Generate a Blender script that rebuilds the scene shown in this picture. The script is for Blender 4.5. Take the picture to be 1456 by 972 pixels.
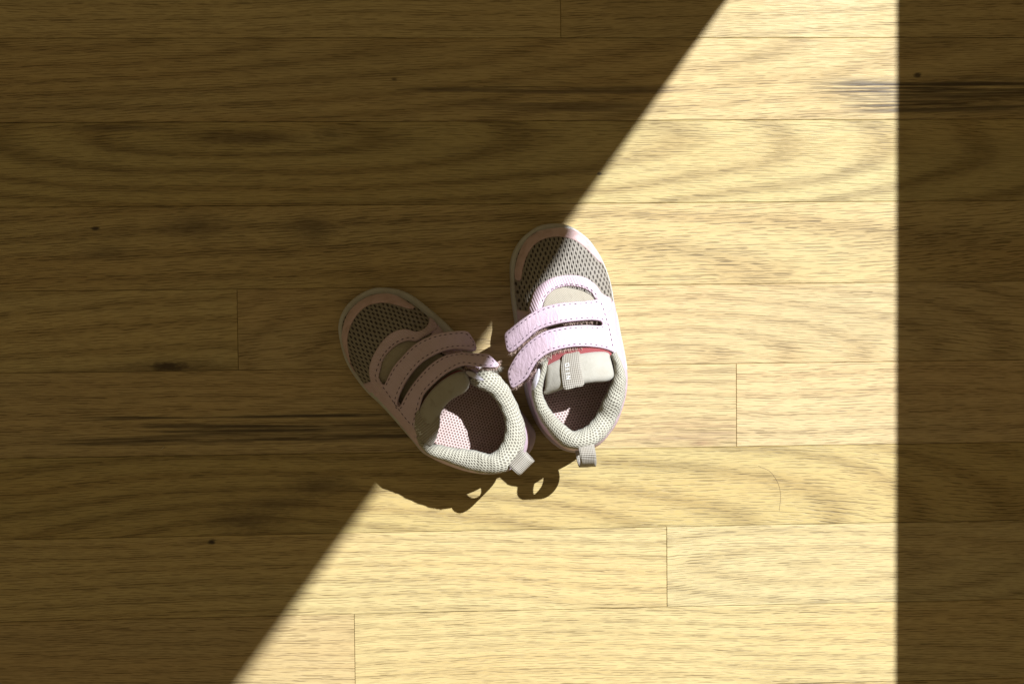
import bpy, bmesh, math, random
import numpy as np
from mathutils import Vector, Matrix, Euler
from mathutils.bvhtree import BVHTree
from mathutils.geometry import delaunay_2d_cdt

for o in list(bpy.data.objects):
    bpy.data.objects.remove(o, do_unlink=True)
random.seed(7); np.random.seed(7)
scene = bpy.context.scene
col = scene.collection

# ------------------------------------------------------------------ camera
CAM_H = 1.1
CAM_ROT = (-0.0459429588, -0.0607404657, -0.0094025691)
CAM_Y = -0.102086517
F_PX = 2244.48521
cd = bpy.data.cameras.new('camera'); cam = bpy.data.objects.new('camera', cd); col.objects.link(cam)
cam.location = (0, CAM_Y, CAM_H); cam.rotation_euler = CAM_ROT
cd.sensor_width = 36.0; cd.lens = 36.0 * F_PX / 1456.0
cd.clip_start = 0.02; cd.clip_end = 60
scene.camera = cam
RC = Euler(CAM_ROT, 'XYZ').to_matrix()
CO = Vector(cam.location)
# ------------------------------------------------------------------ world, lamp, exposure
w = bpy.data.worlds.new('World'); scene.world = w; w.use_nodes = True
bgn = w.node_tree.nodes['Background']
bgn.inputs[0].default_value = (1.0, 0.80, 0.43, 1); bgn.inputs[1].default_value = 0.215
SUN = Vector((0.569, 0.533, 1.0)).normalized()
ld = bpy.data.lights.new('sunlight_lamp', 'SPOT'); lamp = bpy.data.objects.new('sunlight_lamp', ld); col.objects.link(lamp)
LAMP_D = 9.0
AIM = Vector((0.18, -0.15, 0.0))
lamp.location = AIM + SUN * LAMP_D
lamp.rotation_euler = (-SUN).to_track_quat('-Z', 'Y').to_euler()
ld.energy = 10700; ld.shadow_soft_size = LAMP_D * 0.0046
ld.spot_size = math.radians(15); ld.spot_blend = 0.1; ld.color = (0.90, 0.96, 1.04)
scene.view_settings.view_transform = 'Standard'
scene.view_settings.look = 'None'; scene.view_settings.exposure = 0.0; scene.view_settings.gamma = 1.0
scene.view_settings.use_curve_mapping = False
scene.render.engine = 'CYCLES'
scene.render.resolution_x = 1024; scene.render.resolution_y = 683

# ------------------------------------------------------------------ geometry helpers
MM = 0.001
def ray(x, y):
    d = RC @ Vector((x - 728.0, -(y - 486.0), -F_PX)); d.normalize(); return d
def PX(x, y, z=0.0):
    """photo pixel -> world point at height z (metres)"""
    d = ray(x, y); t = (z - CO.z) / d.z
    return CO + d * t
def to_px(p):
    q = RC.transposed() @ (Vector(p) - CO)
    return (728.0 + F_PX * q.x / -q.z, 486.0 - F_PX * q.y / -q.z)

def cat_closed(pts, n_per):
    P = np.array(pts, float); n = len(P); out = []
    for i in range(n):
        p0, p1, p2, p3 = P[(i-1) % n], P[i], P[(i+1) % n], P[(i+2) % n]
        for k in range(n_per):
            t = k / n_per
            out.append(0.5*((2*p1)+(-p0+p2)*t+(2*p0-5*p1+4*p2-p3)*t*t+(-p0+3*p1-3*p2+p3)*t**3))
    return np.array(out)
def cat_open(pts, n_per):
    P = np.array(pts, float); n = len(P); out = []
    for i in range(n-1):
        p0 = P[i-1] if i > 0 else 2*P[0]-P[1]
        p1, p2 = P[i], P[i+1]
        p3 = P[i+2] if i+2 < n else 2*P[-1]-P[-2]
        for k in range(n_per):
            t = k / n_per
            out.append(0.5*((2*p1)+(-p0+p2)*t+(2*p0-5*p1+4*p2-p3)*t*t+(-p0+3*p1-3*p2+p3)*t**3))
    out.append(P[-1]); return np.array(out)
def resample(P, step, closed=True):
    P = np.asarray(P, float)
    Q = np.vstack([P, P[:1]]) if closed else P
    seg = np.linalg.norm(np.diff(Q, axis=0), axis=1); s = np.concatenate([[0], np.cumsum(seg)])
    n = max(4, int(round(s[-1]/step)))
    t = np.linspace(0, s[-1], n+1)
    if closed: t = t[:-1]
    return np.stack([np.interp(t, s, Q[:, k]) for k in range(Q.shape[1])], 1)
def area2(P):
    x, y = P[:, 0], P[:, 1]
    return 0.5*np.sum(x*np.roll(y, -1)-np.roll(x, -1)*y)
def inside(P, q):
    x, y = q[:, 0][:, None], q[:, 1][:, None]
    x1, y1 = P[:, 0][None], P[:, 1][None]; x2, y2 = np.roll(P[:, 0], -1)[None], np.roll(P[:, 1], -1)[None]
    c = ((y1 > y) != (y2 > y)) & (x < (x2-x1)*(y-y1)/(y2-y1+1e-12)+x1)
    return (c.sum(1) % 2) == 1
def dist_poly(P, q):
    a = P[None]; b = np.roll(P, -1, 0)[None]; p = q[:, None, :]
    ab = b-a; t = np.clip(((p-a)*ab).sum(2)/((ab*ab).sum(2)+1e-12), 0, 1)
    return np.linalg.norm(p-(a+ab*t[..., None]), axis=2).min(1)
class TPS:
    def __init__(self, ctl):
        C = np.array(ctl, float); X = C[:, :2]; n = len(X); self.X = X
        A = np.zeros((n+3, n+3)); d = np.linalg.norm(X[:, None]-X[None], axis=2)
        A[:n, :n] = self.k(d)+np.eye(n)*0.5; A[:n, n] = 1; A[:n, n+1:] = X; A[n, :n] = 1; A[n+1:, :n] = X.T
        self.c = np.linalg.solve(A, np.concatenate([C[:, 2], [0, 0, 0]]))
    def k(self, d): return d*d*np.log(d+1e-9)
    def __call__(self, q):
        q = np.atleast_2d(q); d = np.linalg.norm(q[:, None]-self.X[None], axis=2); n = len(self.X)
        return self.k(d)@self.c[:n]+self.c[n]+q@self.c[n+1:]

def mesh_obj(name, verts, faces, mat, parent=None, smooth=True, uvs=None):
    me = bpy.data.meshes.new(name)
    if parent is not None:
        inv = parent['_inv']; verts = [inv @ Vector(v) for v in verts]
    me.from_pydata([tuple(v) for v in verts], [], [tuple(f) for f in faces])
    if uvs is not None:
        ul = me.uv_layers.new(name='UVMap')
        li = [0]*len(me.loops); me.loops.foreach_get('vertex_index', li)
        flat = np.array([uvs[i] for i in li], float).ravel(); ul.data.foreach_set('uv', flat)
    me.materials.append(mat)
    me.polygons.foreach_set('use_smooth', [smooth]*len(me.polygons))
    me.update()
    o = bpy.data.objects.new(name, me); col.objects.link(o)
    if parent is not None: o.parent = parent['obj']
    return o
def fix_normals(o):
    bm = bmesh.new(); bm.from_mesh(o.data); bmesh.ops.recalc_face_normals(bm, faces=bm.faces); bm.to_mesh(o.data); bm.free()
    return o
def sub(o, parent):
    """make o a sub-part of the part `parent` (both stand in the same local space)"""
    o.parent = parent; return o

# ------------------------------------------------------------------ node helpers
class NT:
    def __init__(self, name):
        self.m = bpy.data.materials.new(name); self.m.use_nodes = True
        self.t = self.m.node_tree; self.n = self.t.nodes; self.b = self.n['Principled BSDF']
    def add(self, typ, **kw):
        nd = self.n.new(typ)
        for k, v in kw.items(): setattr(nd, k, v)
        return nd
    def link(self, a, b): self.t.links.new(a, b)
    def _in(self, sock, v):
        if isinstance(v, (int, float)): sock.default_value = v
        elif isinstance(v, (tuple, list)): sock.default_value = v if len(v) == len(sock.default_value) else (*v, 1)
        else: self.link(v, sock)
    def M(self, op, a, b=0.0, c=None, clamp=False):
        nd = self.add('ShaderNodeMath', operation=op); nd.use_clamp = clamp
        self._in(nd.inputs[0], a); self._in(nd.inputs[1], b)
        if c is not None: self._in(nd.inputs[2], c)
        return nd.outputs[0]
    def noise(self, vec, scale=1.0, detail=2.0, rough=0.5, dist=0.0, dim='3D'):
        nd = self.add('ShaderNodeTexNoise'); nd.noise_dimensions = dim
        if vec is not None: self.link(vec, nd.inputs['Vector'])
        nd.inputs['Scale'].default_value = scale; nd.inputs['Detail'].default_value = detail
        nd.inputs['Roughness'].default_value = rough; nd.inputs['Distortion'].default_value = dist
        return nd.outputs['Fac']
    def xyz(self, x, y, z=0.0):
        nd = self.add('ShaderNodeCombineXYZ')
        for i, v in enumerate((x, y, z)): self._in(nd.inputs[i], v)
        return nd.outputs[0]
    def sep(self, v):
        nd = self.add('ShaderNodeSeparateXYZ'); self.link(v, nd.inputs[0]); return nd.outputs
    def step(self, v, a, b, lo=0.0, hi=1.0):
        nd = self.add('ShaderNodeMapRange', interpolation_type='SMOOTHSTEP')
        self._in(nd.inputs[0], v); nd.inputs[1].default_value = a; nd.inputs[2].default_value = b
        nd.inputs[3].default_value = lo; nd.inputs[4].default_value = hi
        return nd.outputs[0]
    def mix(self, f, a, b, blend='MIX'):
        nd = self.add('ShaderNodeMix', data_type='RGBA', blend_type=blend)
        self._in(nd.inputs[0], f); self._in(nd.inputs[6], a); self._in(nd.inputs[7], b)
        return nd.outputs[2]
    def bump(self, h, strength=0.3, dist=0.001, base=None):
        nd = self.add('ShaderNodeBump'); nd.inputs['Strength'].default_value = strength
        nd.inputs['Distance'].default_value = dist; self.link(h, nd.inputs['Height'])
        if base is not None: self.link(base, nd.inputs['Normal'])
        return nd.outputs[0]
    def obj_co(self): return self.add('ShaderNodeTexCoord').outputs['Object']
    def uv_co(self): return self.add('ShaderNodeTexCoord').outputs['UV']
    def pos(self): return self.add('ShaderNodeNewGeometry').outputs['Position']
    def out(self, colr, rough=0.6, spec=0.4, normal=None, sheen=0.0):
        self._in(self.b.inputs['Base Color'], colr); self._in(self.b.inputs['Roughness'], rough)
        self.b.inputs['Specular IOR Level'].default_value = spec
        if sheen:
            self.b.inputs['Sheen Weight'].default_value = sheen; self.b.inputs['Sheen Roughness'].default_value = 0.5
        if normal is not None: self.link(normal, self.b.inputs['Normal'])
        return self.m
    def dots(self, a, b, ra, rb, soft=0.35):
        """staggered rows of elliptic holes; a, b in cell units; 1 inside a hole"""
        row = self.M('FLOOR', b); odd = self.M('MODULO', self.M('ABSOLUTE', row), 2.0)
        a2 = self.M('ADD', a, self.M('MULTIPLY', odd, 0.5))
        fa = self.M('SUBTRACT', self.M('FRACT', a2), 0.5); fb = self.M('SUBTRACT', self.M('FRACT', b), 0.5)
        d = self.M('SQRT', self.M('ADD', self.M('POWER', self.M('DIVIDE', self.M('ABSOLUTE', fa), ra), 2.0),
                                  self.M('POWER', self.M('DIVIDE', self.M('ABSOLUTE', fb), rb), 2.0)))
        return self.step(d, 1.0-soft, 1.0+soft, 1.0, 0.0)

# ------------------------------------------------------------------ oak
def oak(name, base, ring=(0.0, 0.0, 7.0), ringk=0.25, period=0.009, streaks=(), knots=(), slope=0.0, seed=0.0, blotch=0.25, pore=1.0):
    t = NT(name); p = t.pos(); s = t.sep(p); x, y = s[0], s[1]
    lowv = t.xyz(t.M('MULTIPLY', x, 3.2), t.M('MULTIPLY', y, 11.0), seed)
    n1 = t.noise(lowv, 1.0, 1.5, 0.45)
    n1b = t.M('SUBTRACT', n1, 0.5)
    wig = t.noise(t.xyz(t.M('MULTIPLY', x, 26.0), t.M('MULTIPLY', y, 60.0), seed+3.7), 1.0, 2.0, 0.5)
    cx, cy, S = ring
    dx = t.M('DIVIDE', t.M('SUBTRACT', x, cx), S)
    dy = t.M('SUBTRACT', t.M('SUBTRACT', y, cy), t.M('MULTIPLY', t.M('SUBTRACT', x, cx), slope))
    R = t.M('SQRT', t.M('ADD', t.M('MULTIPLY', dx, dx), t.M('ADD', t.M('MULTIPLY', dy, dy), 2e-6)))
    R = t.M('ADD', R, t.M('ADD', t.M('MULTIPLY', n1b, 0.024), t.M('MULTIPLY', wig, 0.0013)))
    ph = t.M('MULTIPLY', R, 2*math.pi/period)
    rg = t.M('POWER', t.M('MULTIPLY_ADD', t.M('SINE', t.M('ADD', ph, t.M('MULTIPLY', n1b, 3.0))), 0.5, 0.5), 2.2)
    # pores: short dark dashes that run along the growth rings
    fine = t.noise(t.xyz(t.M('MULTIPLY', x, 70.0), t.M('MULTIPLY', y, 500.0), seed+5.1), 1.0, 1.0, 0.5)
    bend = t.M('SUBTRACT', R, t.M('ABSOLUTE', dy))
    Rj = t.M('ADD', t.M('ADD', dy, t.M('MULTIPLY', bend, 0.22)), t.M('ADD', t.M('MULTIPLY', fine, 0.0009), t.M('ADD', t.M('MULTIPLY', n1b, 0.016), t.M('MULTIPLY', wig, 0.0012))))
    def pores(fx, fy, lo, hi, wd, sd):
        vv = t.M('MULTIPLY', Rj, fy); row = t.M('FLOOR', vv); fr = t.M('ABSOLUTE', t.M('SUBTRACT', t.M('FRACT', vv), 0.5))
        dash = t.noise(t.xyz(t.M('MULTIPLY', x, fx), t.M('MULTIPLY', row, 7.31), sd), 1.0, 1.0, 0.5)
        wdt = t.step(dash, lo, hi, 0.0, wd)
        return t.M('MULTIPLY', t.M('DIVIDE', t.M('SUBTRACT', wdt, fr), 0.06, clamp=True), 1.0)
    po = t.M('MAXIMUM', t.M('MAXIMUM', pores(58, 560, 0.42, 0.60, 0.15, seed+11), t.M('MULTIPLY', pores(72, 830, 0.44, 0.64, 0.19, seed+23), 0.8)), t.M('MULTIPLY', pores(100, 1300, 0.42, 0.7, 0.28, seed+57), 0.5))
    po = t.M('MULTIPLY', po, t.M('MULTIPLY_ADD', rg, 0.30, 0.70))
    fib = t.noise(t.xyz(t.M('MULTIPLY', x, 14), t.M('MULTIPLY', Rj, 700), seed), 1.0, 4.0, 0.7)
    dark = tuple(c*k for c, k in zip(base, (0.50, 0.44, 0.36)))
    c = t.mix(t.M('MULTIPLY', rg, ringk, clamp=True), base, dark)
    bl = t.step(t.noise(t.xyz(t.M('MULTIPLY', x, 9.0), t.M('MULTIPLY', y, 38.0), seed+40), 1.0, 3.0, 0.6), 0.48, 0.75)
    c = t.mix(t.M('MULTIPLY', bl, blotch), c, tuple(a*b for a, b in zip(base, (0.52, 0.48, 0.44))))
    hue = t.noise(t.xyz(t.M('MULTIPLY', x, 4.0), t.M('MULTIPLY', y, 25.0), seed+70), 1.0, 2.0, 0.5)
    c = t.mix(t.step(hue, 0.35, 0.7, 0.0, 0.35), c, tuple(a*b for a, b in zip(base, (1.05, 0.92, 0.80))))
    c = t.mix(t.step(fib, 0.42, 0.75, 0.0, 0.30), c, tuple(a*b for a, b in zip(base, (0.60, 0.55, 0.48))))
    for (y0, hw, x0, x1, st, cl) in streaks:
        nn = t.noise(t.xyz(t.M('MULTIPLY', x, 12.0), t.M('MULTIPLY', y, 420.0), seed+y0*900), 1.0, 3.0, 0.6)
        yy = t.M('ADD', y, t.M('MULTIPLY', t.M('SUBTRACT', n1, 0.5), 0.012))
        f = t.step(t.M('ABSOLUTE', t.M('SUBTRACT', yy, y0)), hw*0.2, hw, 1.0, 0.0)
        g = t.M('MULTIPLY', t.step(x, x0, x0+0.05), t.step(x, x1-0.05, x1, 1.0, 0.0))
        f = t.M('MULTIPLY', t.M('MULTIPLY', f, g), t.M('MULTIPLY', t.step(nn, 0.34, 0.6), st), clamp=True)
        c = t.mix(f, c, cl)
    for (kx, ky, rx, ry, st, cl) in knots:
        nn = t.noise(t.xyz(t.M('MULTIPLY', x, 160.0), t.M('MULTIPLY', y, 500.0), seed), 1.0, 3.0, 0.6)
        ex = t.M('DIVIDE', t.M('SUBTRACT', x, kx), rx); ey = t.M('DIVIDE', t.M('SUBTRACT', y, ky), ry)
        d = t.M('ADD', t.M('SQRT', t.M('ADD', t.M('MULTIPLY', ex, ex), t.M('MULTIPLY', ey, ey))), t.M('MULTIPLY', t.M('SUBTRACT', nn, 0.5), 1.1))
        c = t.mix(t.step(d, 0.3 if st > 0.7 else -0.1, 1.1 if st > 0.7 else 1.35, st, 0.0), c, cl)
    c = t.mix(t.M('MULTIPLY', po, 0.78*pore, clamp=True), c, tuple(a*b for a, b in zip(base, (0.17, 0.13, 0.08))))
    h = t.M('SUBTRACT', t.M('MULTIPLY', fib, 0.25), po)
    sm = t.noise(t.xyz(t.M('MULTIPLY', x, 14.0), t.M('MULTIPLY', y, 18.0), 5.0), 1.0, 3.0, 0.6)
    return t.out(c, t.step(sm, 0.3, 0.7, 0.42, 0.58), 0.35, t.bump(h, 0.35, 0.0004))

def wx(px, py): return PX(px, py).x
def wy(px, py): return PX(px, py).y
SEAM_L = [174, 294, 414, 529, 649, 765]; SEAM_R = [170, 286, 400, 513, 631, 741]
seams = [0.5*(wy(125, a)+wy(1331, b)) for a, b in zip(SEAM_L, SEAM_R)]
PW = 0.05715
up_y = [seams[0]+PW*k for k in range(13, 0, -1)]; dn_y = [seams[-1]-PW*k for k in range(1, 10)]
edges_y = up_y+seams+dn_y          # descending
i0 = len(up_y)                      # index of seam 174
DK = (0.038, 0.023, 0.010); DK2 = (0.075, 0.045, 0.019); RED = (0.22, 0.115, 0.055)
B1 = (0.42, 0.31, 0.132); B2 = (0.40, 0.305, 0.122); B3 = (0.46, 0.35, 0.155); B4 = (0.435, 0.32, 0.148)
oA = oak('oak_streaked', B1, (wx(60, 60), wy(60, 60), 9), 0.5, 0.011,
    streaks=[(wy(720, 128), 0.005, wx(540, 128), wx(1000, 128), 0.75, DK2), (wy(700, 152), 0.006, wx(600, 152), wx(980, 152), 0.6, DK2),
             (wy(1300, 128), 0.010, wx(1120, 128), wx(1600, 128), 0.95, DK), (wy(1300, 150), 0.010, wx(1160, 128), wx(1600, 128), 0.9, DK)],
    knots=[(wx(1305, 107), wy(1305, 107), 0.0035, 0.0022, 0.9, DK), (wx(560, 113), wy(560, 113), 0.003, 0.0016, 0.8, DK2)], slope=0.03, seed=1.3, blotch=0.3)
oB = oak('oak_cathedral', B2, (wx(360, 196), wy(360, 196), 7.5), 0.70, 0.011,
    knots=[(wx(360, 196), wy(360, 196), 0.05, 0.0065, 0.55, DK2), (wx(470, 190), wy(470, 190), 0.012, 0.006, 0.45, DK2), (wx(852, 247), wy(852, 247), 0.0022, 0.0013, 0.9, DK),
           (wx(160, 182), wy(160, 182), 0.06, 0.003, 0.6, DK2)], seed=4.1)
oC = oak('oak_coarse_pored', B1, (wx(120, 460), wy(120, 460), 11), 0.5, 0.014,
    knots=[(wx(275, 322), wy(275, 322), 0.026, 0.0095, 0.62, DK2), (wx(445, 325), wy(445, 325), 0.018, 0.012, 0.6, DK2), (wx(136, 325), wy(136, 325), 0.004, 0.0018, 0.95, DK),
           (wx(150, 360), wy(150, 360), 0.022, 0.006, 0.4, DK2)], slope=0.05, seed=8.8, pore=1.15)
oD1 = oak('oak_knotted', B3, (wx(140, 560), wy(140, 560), 8), 0.5, 0.013,
    knots=[(wx(240, 521), wy(240, 521), 0.015, 0.0040, 1.0, DK), (wx(250, 522), wy(250, 522), 0.045, 0.008, 0.6, DK2)], slope=0.04, seed=12.0)
oD2 = oak('oak_swirled', B4, (wx(950, 505), wy(950, 505), 5.0), 0.35, 0.012, seed=15.6, blotch=0.18)
oE1 = oak('oak_dark_streaked', B4, (wx(300, 900), wy(300, 900), 14), 0.3, 0.009,
    streaks=[(wy(300, 593), 0.0022, wx(60, 593), wx(760, 593), 0.95, DK), (wy(300, 610), 0.0062, wx(150, 610), wx(800, 610), 0.9, DK), (wy(300, 624), 0.004, wx(40, 624), wx(760, 624), 0.8, DK),
             (wy(950, 606), 0.006, wx(760, 606), wx(1120, 606), 0.55, RED), (wy(960, 622), 0.0045, wx(840, 622), wx(1120, 622), 0.65, (0.20, 0.11, 0.06))],
    knots=[(wx(1000, 630), wy(1000, 630), 0.012, 0.003, 0.6, RED)], seed=19.2, blotch=0.12)
oE2 = oak('oak_plain', (0.455, 0.335, 0.162), (wx(1300, 700), wy(1300, 700), 10), 0.3, 0.012, seed=22.0, blotch=0.12)
oF = oak('oak_olive', (0.40, 0.30, 0.118), (wx(400, 775), wy(400, 775), 6.5), 0.60, 0.012,
    knots=[(wx(455, 690), wy(455, 690), 0.026, 0.009, 0.65, DK2), (wx(350, 740), wy(350, 740), 0.032, 0.010, 0.65, DK2), (wx(400, 715), wy(400, 715), 0.035, 0.007, 0.55, DK2)], seed=27.0)
oG1 = oak('oak_light', B3, (wx(350, 980), wy(350, 980), 10), 0.35, 0.010, knots=[(wx(301, 770), wy(301, 770), 0.0032, 0.0024, 1.0, (0.015, 0.010, 0.006)), (wx(292, 770), wy(292, 770), 0.014, 0.0022, 0.5, DK2)], seed=31.0, blotch=0.15)
oG2 = oak('oak_pale', (0.45, 0.35, 0.165), (wx(1150, 800), wy(1150, 800), 7), 0.35, 0.011, seed=35.0, blotch=0.15)
oX = [oak('oak_plain_a', B1, (0.3, 0.3, 8), 0.25, 0.010, seed=41.0, slope=0.02), oak('oak_plain_b', B3, (-0.1, -0.5, 7), 0.3, 0.010, seed=44.0), oak('oak_plain_c', B4, (0.1, 0.15, 9), 0.25, 0.009, seed=48.0, slope=-0.02)]

subm = NT('subfloor_dark').out((0.03, 0.022, 0.014), 0.9, 0.1)
FX0, FX1 = -1.05, 0.548
def box(name, a, b, mat, parent=None):
    (x0, y0, z0), (x1, y1, z1) = a, b
    v = [(x0, y0, z0), (x1, y0, z0), (x1, y1, z0), (x0, y1, z0), (x0, y0, z1), (x1, y0, z1), (x1, y1, z1), (x0, y1, z1)]
    f = [(0, 3, 2, 1), (4, 5, 6, 7), (0, 1, 5, 4), (1, 2, 6, 5), (2, 3, 7, 6), (3, 0, 4, 7)]
    o = mesh_obj(name, v, f, mat, None, smooth=False)
    if parent: o.parent = parent
    return o
floor = box('floor', (FX0, edges_y[-1], -0.03), (FX1, edges_y[0], -0.0125), subm); floor['kind'] = 'structure'
def plank(x0, x1, y0, y1, mat):
    g = 0.0001; c = 0.00035; z = random.uniform(-0.00012, 0.0)
    x0 += g; x1 -= g; y0 += g; y1 -= g
    v = []
    for zz, k in ((-0.012, 0), (z-c, 0), (z, c)):
        v += [(x0+k, y0+k, zz), (x1-k, y0+k, zz), (x1-k, y1-k, zz), (x0+k, y1-k, zz)]
    f = [(0, 3, 2, 1), (8, 9, 10, 11)]
    for b in (0, 4):
        for i in range(4):
            j = (i+1) % 4; f.append((b+i, b+j, b+4+j, b+4+i))
    o = mesh_obj('plank', v, f, mat, None, smooth=False); o.parent = floor
    return o
named = {i0-1: ([], [oA]), i0: ([], [oB]), i0+1: ([], [oC]), i0+2: ([wx(338, 470)], [oD1, oD2]), i0+3: ([wx(1047, 573)], [oE1, oE2]),
         i0+4: ([], [oF]), i0+5: ([wx(948, 795)], [oG1, oG2])}
for r in range(len(edges_y)-1):
    if r in named: cuts, ms = named[r]
    else:
        cuts = [random.uniform(-0.7, 0.4)]; ms = random.sample(oX, 2)
    xs = [FX0]+cuts+[FX1]
    for k in range(len(xs)-1): plank(xs[k], xs[k+1], edges_y[r+1], edges_y[r], ms[k])

# ------------------------------------------------------------------ unseen window wall and drape, added right of the view to shape the sun patch
plaster = NT('added_wall_paint'); pn = plaster.noise(plaster.obj_co(), 40.0, 4.0)
plaster = plaster.out((0.62, 0.58, 0.50), 0.8, 0.2, plaster.bump(pn, 0.1, 0.001))
WXI = 0.55; WT = 0.10
x_edge = 0.5*(wx(1277, 97)+wx(1270.5, 838))
SILL = 0.0   # set below
pA, pB = PX(966, 97), PX(437, 838)          # the slanting edge of the light on the floor
def on_wall(p, X):
    d = lamp.location-p; k = (X-p.x)/d.x
    return (p.y+d.y*k, d.z*k)
SILL = on_wall(Vector((x_edge, -0.15, 0)), WXI)[1]
CXW = 0.5
(yA, zA), (yB, zB) = on_wall(pA, CXW), on_wall(pB, CXW)
dyz = (yB-yA)/(zB-zA)
OY0, OY1, OZ1 = -0.75, 0.95, 2.25
def ring_wall():
    v = []; f = []
    Y0, Y1, Z1 = -1.6, 1.7, 2.7
    for X in (WXI, WXI+WT):
        v += [(X, Y0, -0.03), (X, Y1, -0.03), (X, Y1, Z1), (X, Y0, Z1), (X, OY0, SILL), (X, OY1, SILL), (X, OY1, OZ1), (X, OY0, OZ1)]
    for i in range(4):
        j = (i+1) % 4
        f += [(i, j, 4+j, 4+i), (8+j, 8+i, 12+i, 12+j), (4+i, 4+j, 12+j, 12+i), (i, 8+i, 8+j, j)]
    return v, f
v, f = ring_wall()
wall = fix_normals(mesh_obj('added_window_wall', v, f, plaster, None, smooth=False)); wall['kind'] = 'structure'  # unseen blocker, its sill height set by the right edge of the light
cloth = NT('added_curtain_cloth'); cn = cloth.noise(cloth.obj_co(), 300.0, 2.0)
cloth = cloth.out((0.55, 0.50, 0.42), 0.9, 0.1, cloth.bump(cn, 0.2, 0.001))
v = []; f = []; NZ, NY = 40, 60
for i in range(NZ+1):
    z = 0.06+2.34*i/NZ; ye = yA+dyz*(z-zA); y1 = 1.25
    for j in range(NY+1):
        s = j/NY; fold = 0.018*math.sin(s*34+0.4*math.sin(z*2))*min(1, s*4)
        v.append((CXW+fold, ye+(y1-ye)*s, z))
for i in range(NZ):
    for j in range(NY):
        a = i*(NY+1)+j; f.append((a, a+1, a+NY+2, a+NY+1))
cur = mesh_obj('added_curtain', v, f, cloth); md = cur.modifiers.new('thick', 'SOLIDIFY'); md.thickness = 0.001  # unseen blocker, its edge leaned to cast the slanting shadow line
cur['label'] = 'unseen beige cloth drape added right of the view to cut the slanting edge of the sunlight'; cur['category'] = 'added_curtain'

# ------------------------------------------------------------------ shoe materials
def leather(name, colr, dirt=(0.34, 0.25, 0.21), wear=0.25, rough=0.5):
    t = NT(name); c0 = t.obj_co()
    n = t.noise(c0, 70.0, 5.0, 0.6); n2 = t.noise(c0, 900.0, 3.0, 0.6); n3 = t.noise(c0, 230.0, 4.0, 0.65)
    c = t.mix(t.step(n, 0.45, 0.75, 0.0, wear), colr, dirt)
    c = t.mix(t.step(n3, 0.58, 0.72, 0.0, wear*0.8), c, dirt)
    wr = t.noise(t.xyz(t.M('MULTIPLY', t.sep(c0)[0], 420.0), t.M('MULTIPLY', t.sep(c0)[1], 110.0), 0.0), 1.0, 3.0, 0.55, 0.6)
    h = t.M('ADD', t.M('ADD', t.M('MULTIPLY', n2, 0.5), n3), t.M('MULTIPLY', t.step(wr, 0.3, 0.7), 0.5))
    return t.out(c, t.step(n3, 0.3, 0.7, rough-0.08, rough+0.12), 0.4, t.bump(h, 0.45, 0.0007))
PINK = leather('pink_leather', (0.50, 0.37, 0.425))
PINK_RIB = NT('ribbed_pink_overlay'); t = PINK_RIB; c0 = t.obj_co(); s = t.sep(c0)
rib = t.M('SINE', t.M('MULTIPLY', t.M('ADD', s[0], t.M('MULTIPLY', s[1], 0.25)), 2*math.pi/0.0017))
nn = t.noise(c0, 90.0, 4.0, 0.6)
PINK_RIB = t.out(t.mix(t.step(nn, 0.42, 0.75, 0.0, 0.4), (0.50, 0.37, 0.41), (0.38, 0.29, 0.25)), 0.6, 0.3, t.bump(rib, 0.35, 0.0004))
TOE_SUEDE = NT('scuffed_toe_suede'); t = TOE_SUEDE; c0 = t.obj_co()
nn = t.noise(c0, 120.0, 5.0, 0.65); n2 = t.noise(c0, 1500.0, 2.0)
TOE_SUEDE = t.out(t.mix(t.step(nn, 0.40, 0.68, 0.0, 0.6), (0.50, 0.345, 0.335), (0.34, 0.225, 0.18)), 0.85, 0.15, t.bump(t.M('ADD', nn, n2), 0.4, 0.0006), 0.2)
t = NT('white_scuffed_rubber'); c0 = t.obj_co(); nn = t.noise(c0, 60.0, 5.0, 0.65); n2 = t.noise(c0, 400.0, 4.0, 0.6); s = t.sep(c0)
lil = t.step(s[1], -0.05, -0.02, 1.0, 0.0)
cc = t.mix(lil, (0.42, 0.40, 0.36), (0.38, 0.31, 0.37))
cc = t.mix(t.step(nn, 0.42, 0.72, 0.0, 0.5), cc, (0.30, 0.25, 0.20))
RUBBER = t.out(t.mix(t.step(n2, 0.6, 0.75, 0.0, 0.35), cc, (0.22, 0.18, 0.15)), 0.55, 0.4, t.bump(n2, 0.25, 0.0005))
t = NT('outsole_rubber'); RUB2 = t.out((0.30, 0.26, 0.27), 0.7, 0.3)
# open mesh of the toe: elongated holes along the shoe
t = NT('toe_mesh_knit'); c0 = t.obj_co(); s = t.sep(c0)
wob = t.noise(c0, 60.0, 2.0)
a = t.M('ADD', t.M('DIVIDE', s[0], 0.0031), t.M('MULTIPLY', wob, 0.8)); b = t.M('ADD', t.M('DIVIDE', s[1], 0.0029), t.M('MULTIPLY', wob, 0.6))
hole = t.dots(a, b, 0.17, 0.41, 0.28)
a2 = t.M('MULTIPLY', a, 2.0); knit = t.dots(t.M('MULTIPLY', a, 3.0), t.M('MULTIPLY', b, 3.0), 0.4, 0.4, 0.6)
nn = t.noise(c0, 80.0, 4.0, 0.6)
cc = t.mix(t.step(nn, 0.4, 0.7, 0.0, 0.5), (0.255, 0.225, 0.185), (0.19, 0.165, 0.13))
cc = t.mix(t.M('MULTIPLY', knit, 0.25), cc, (0.20, 0.16, 0.13))
cc = t.mix(t.M('MULTIPLY', hole, 0.93), cc, (0.035, 0.026, 0.022))
h = t.M('SUBTRACT', t.M('MULTIPLY', t.M('SINE', t.M('MULTIPLY', a2, 2*math.pi)), 0.25), t.M('MULTIPLY', hole, 1.2))
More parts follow.
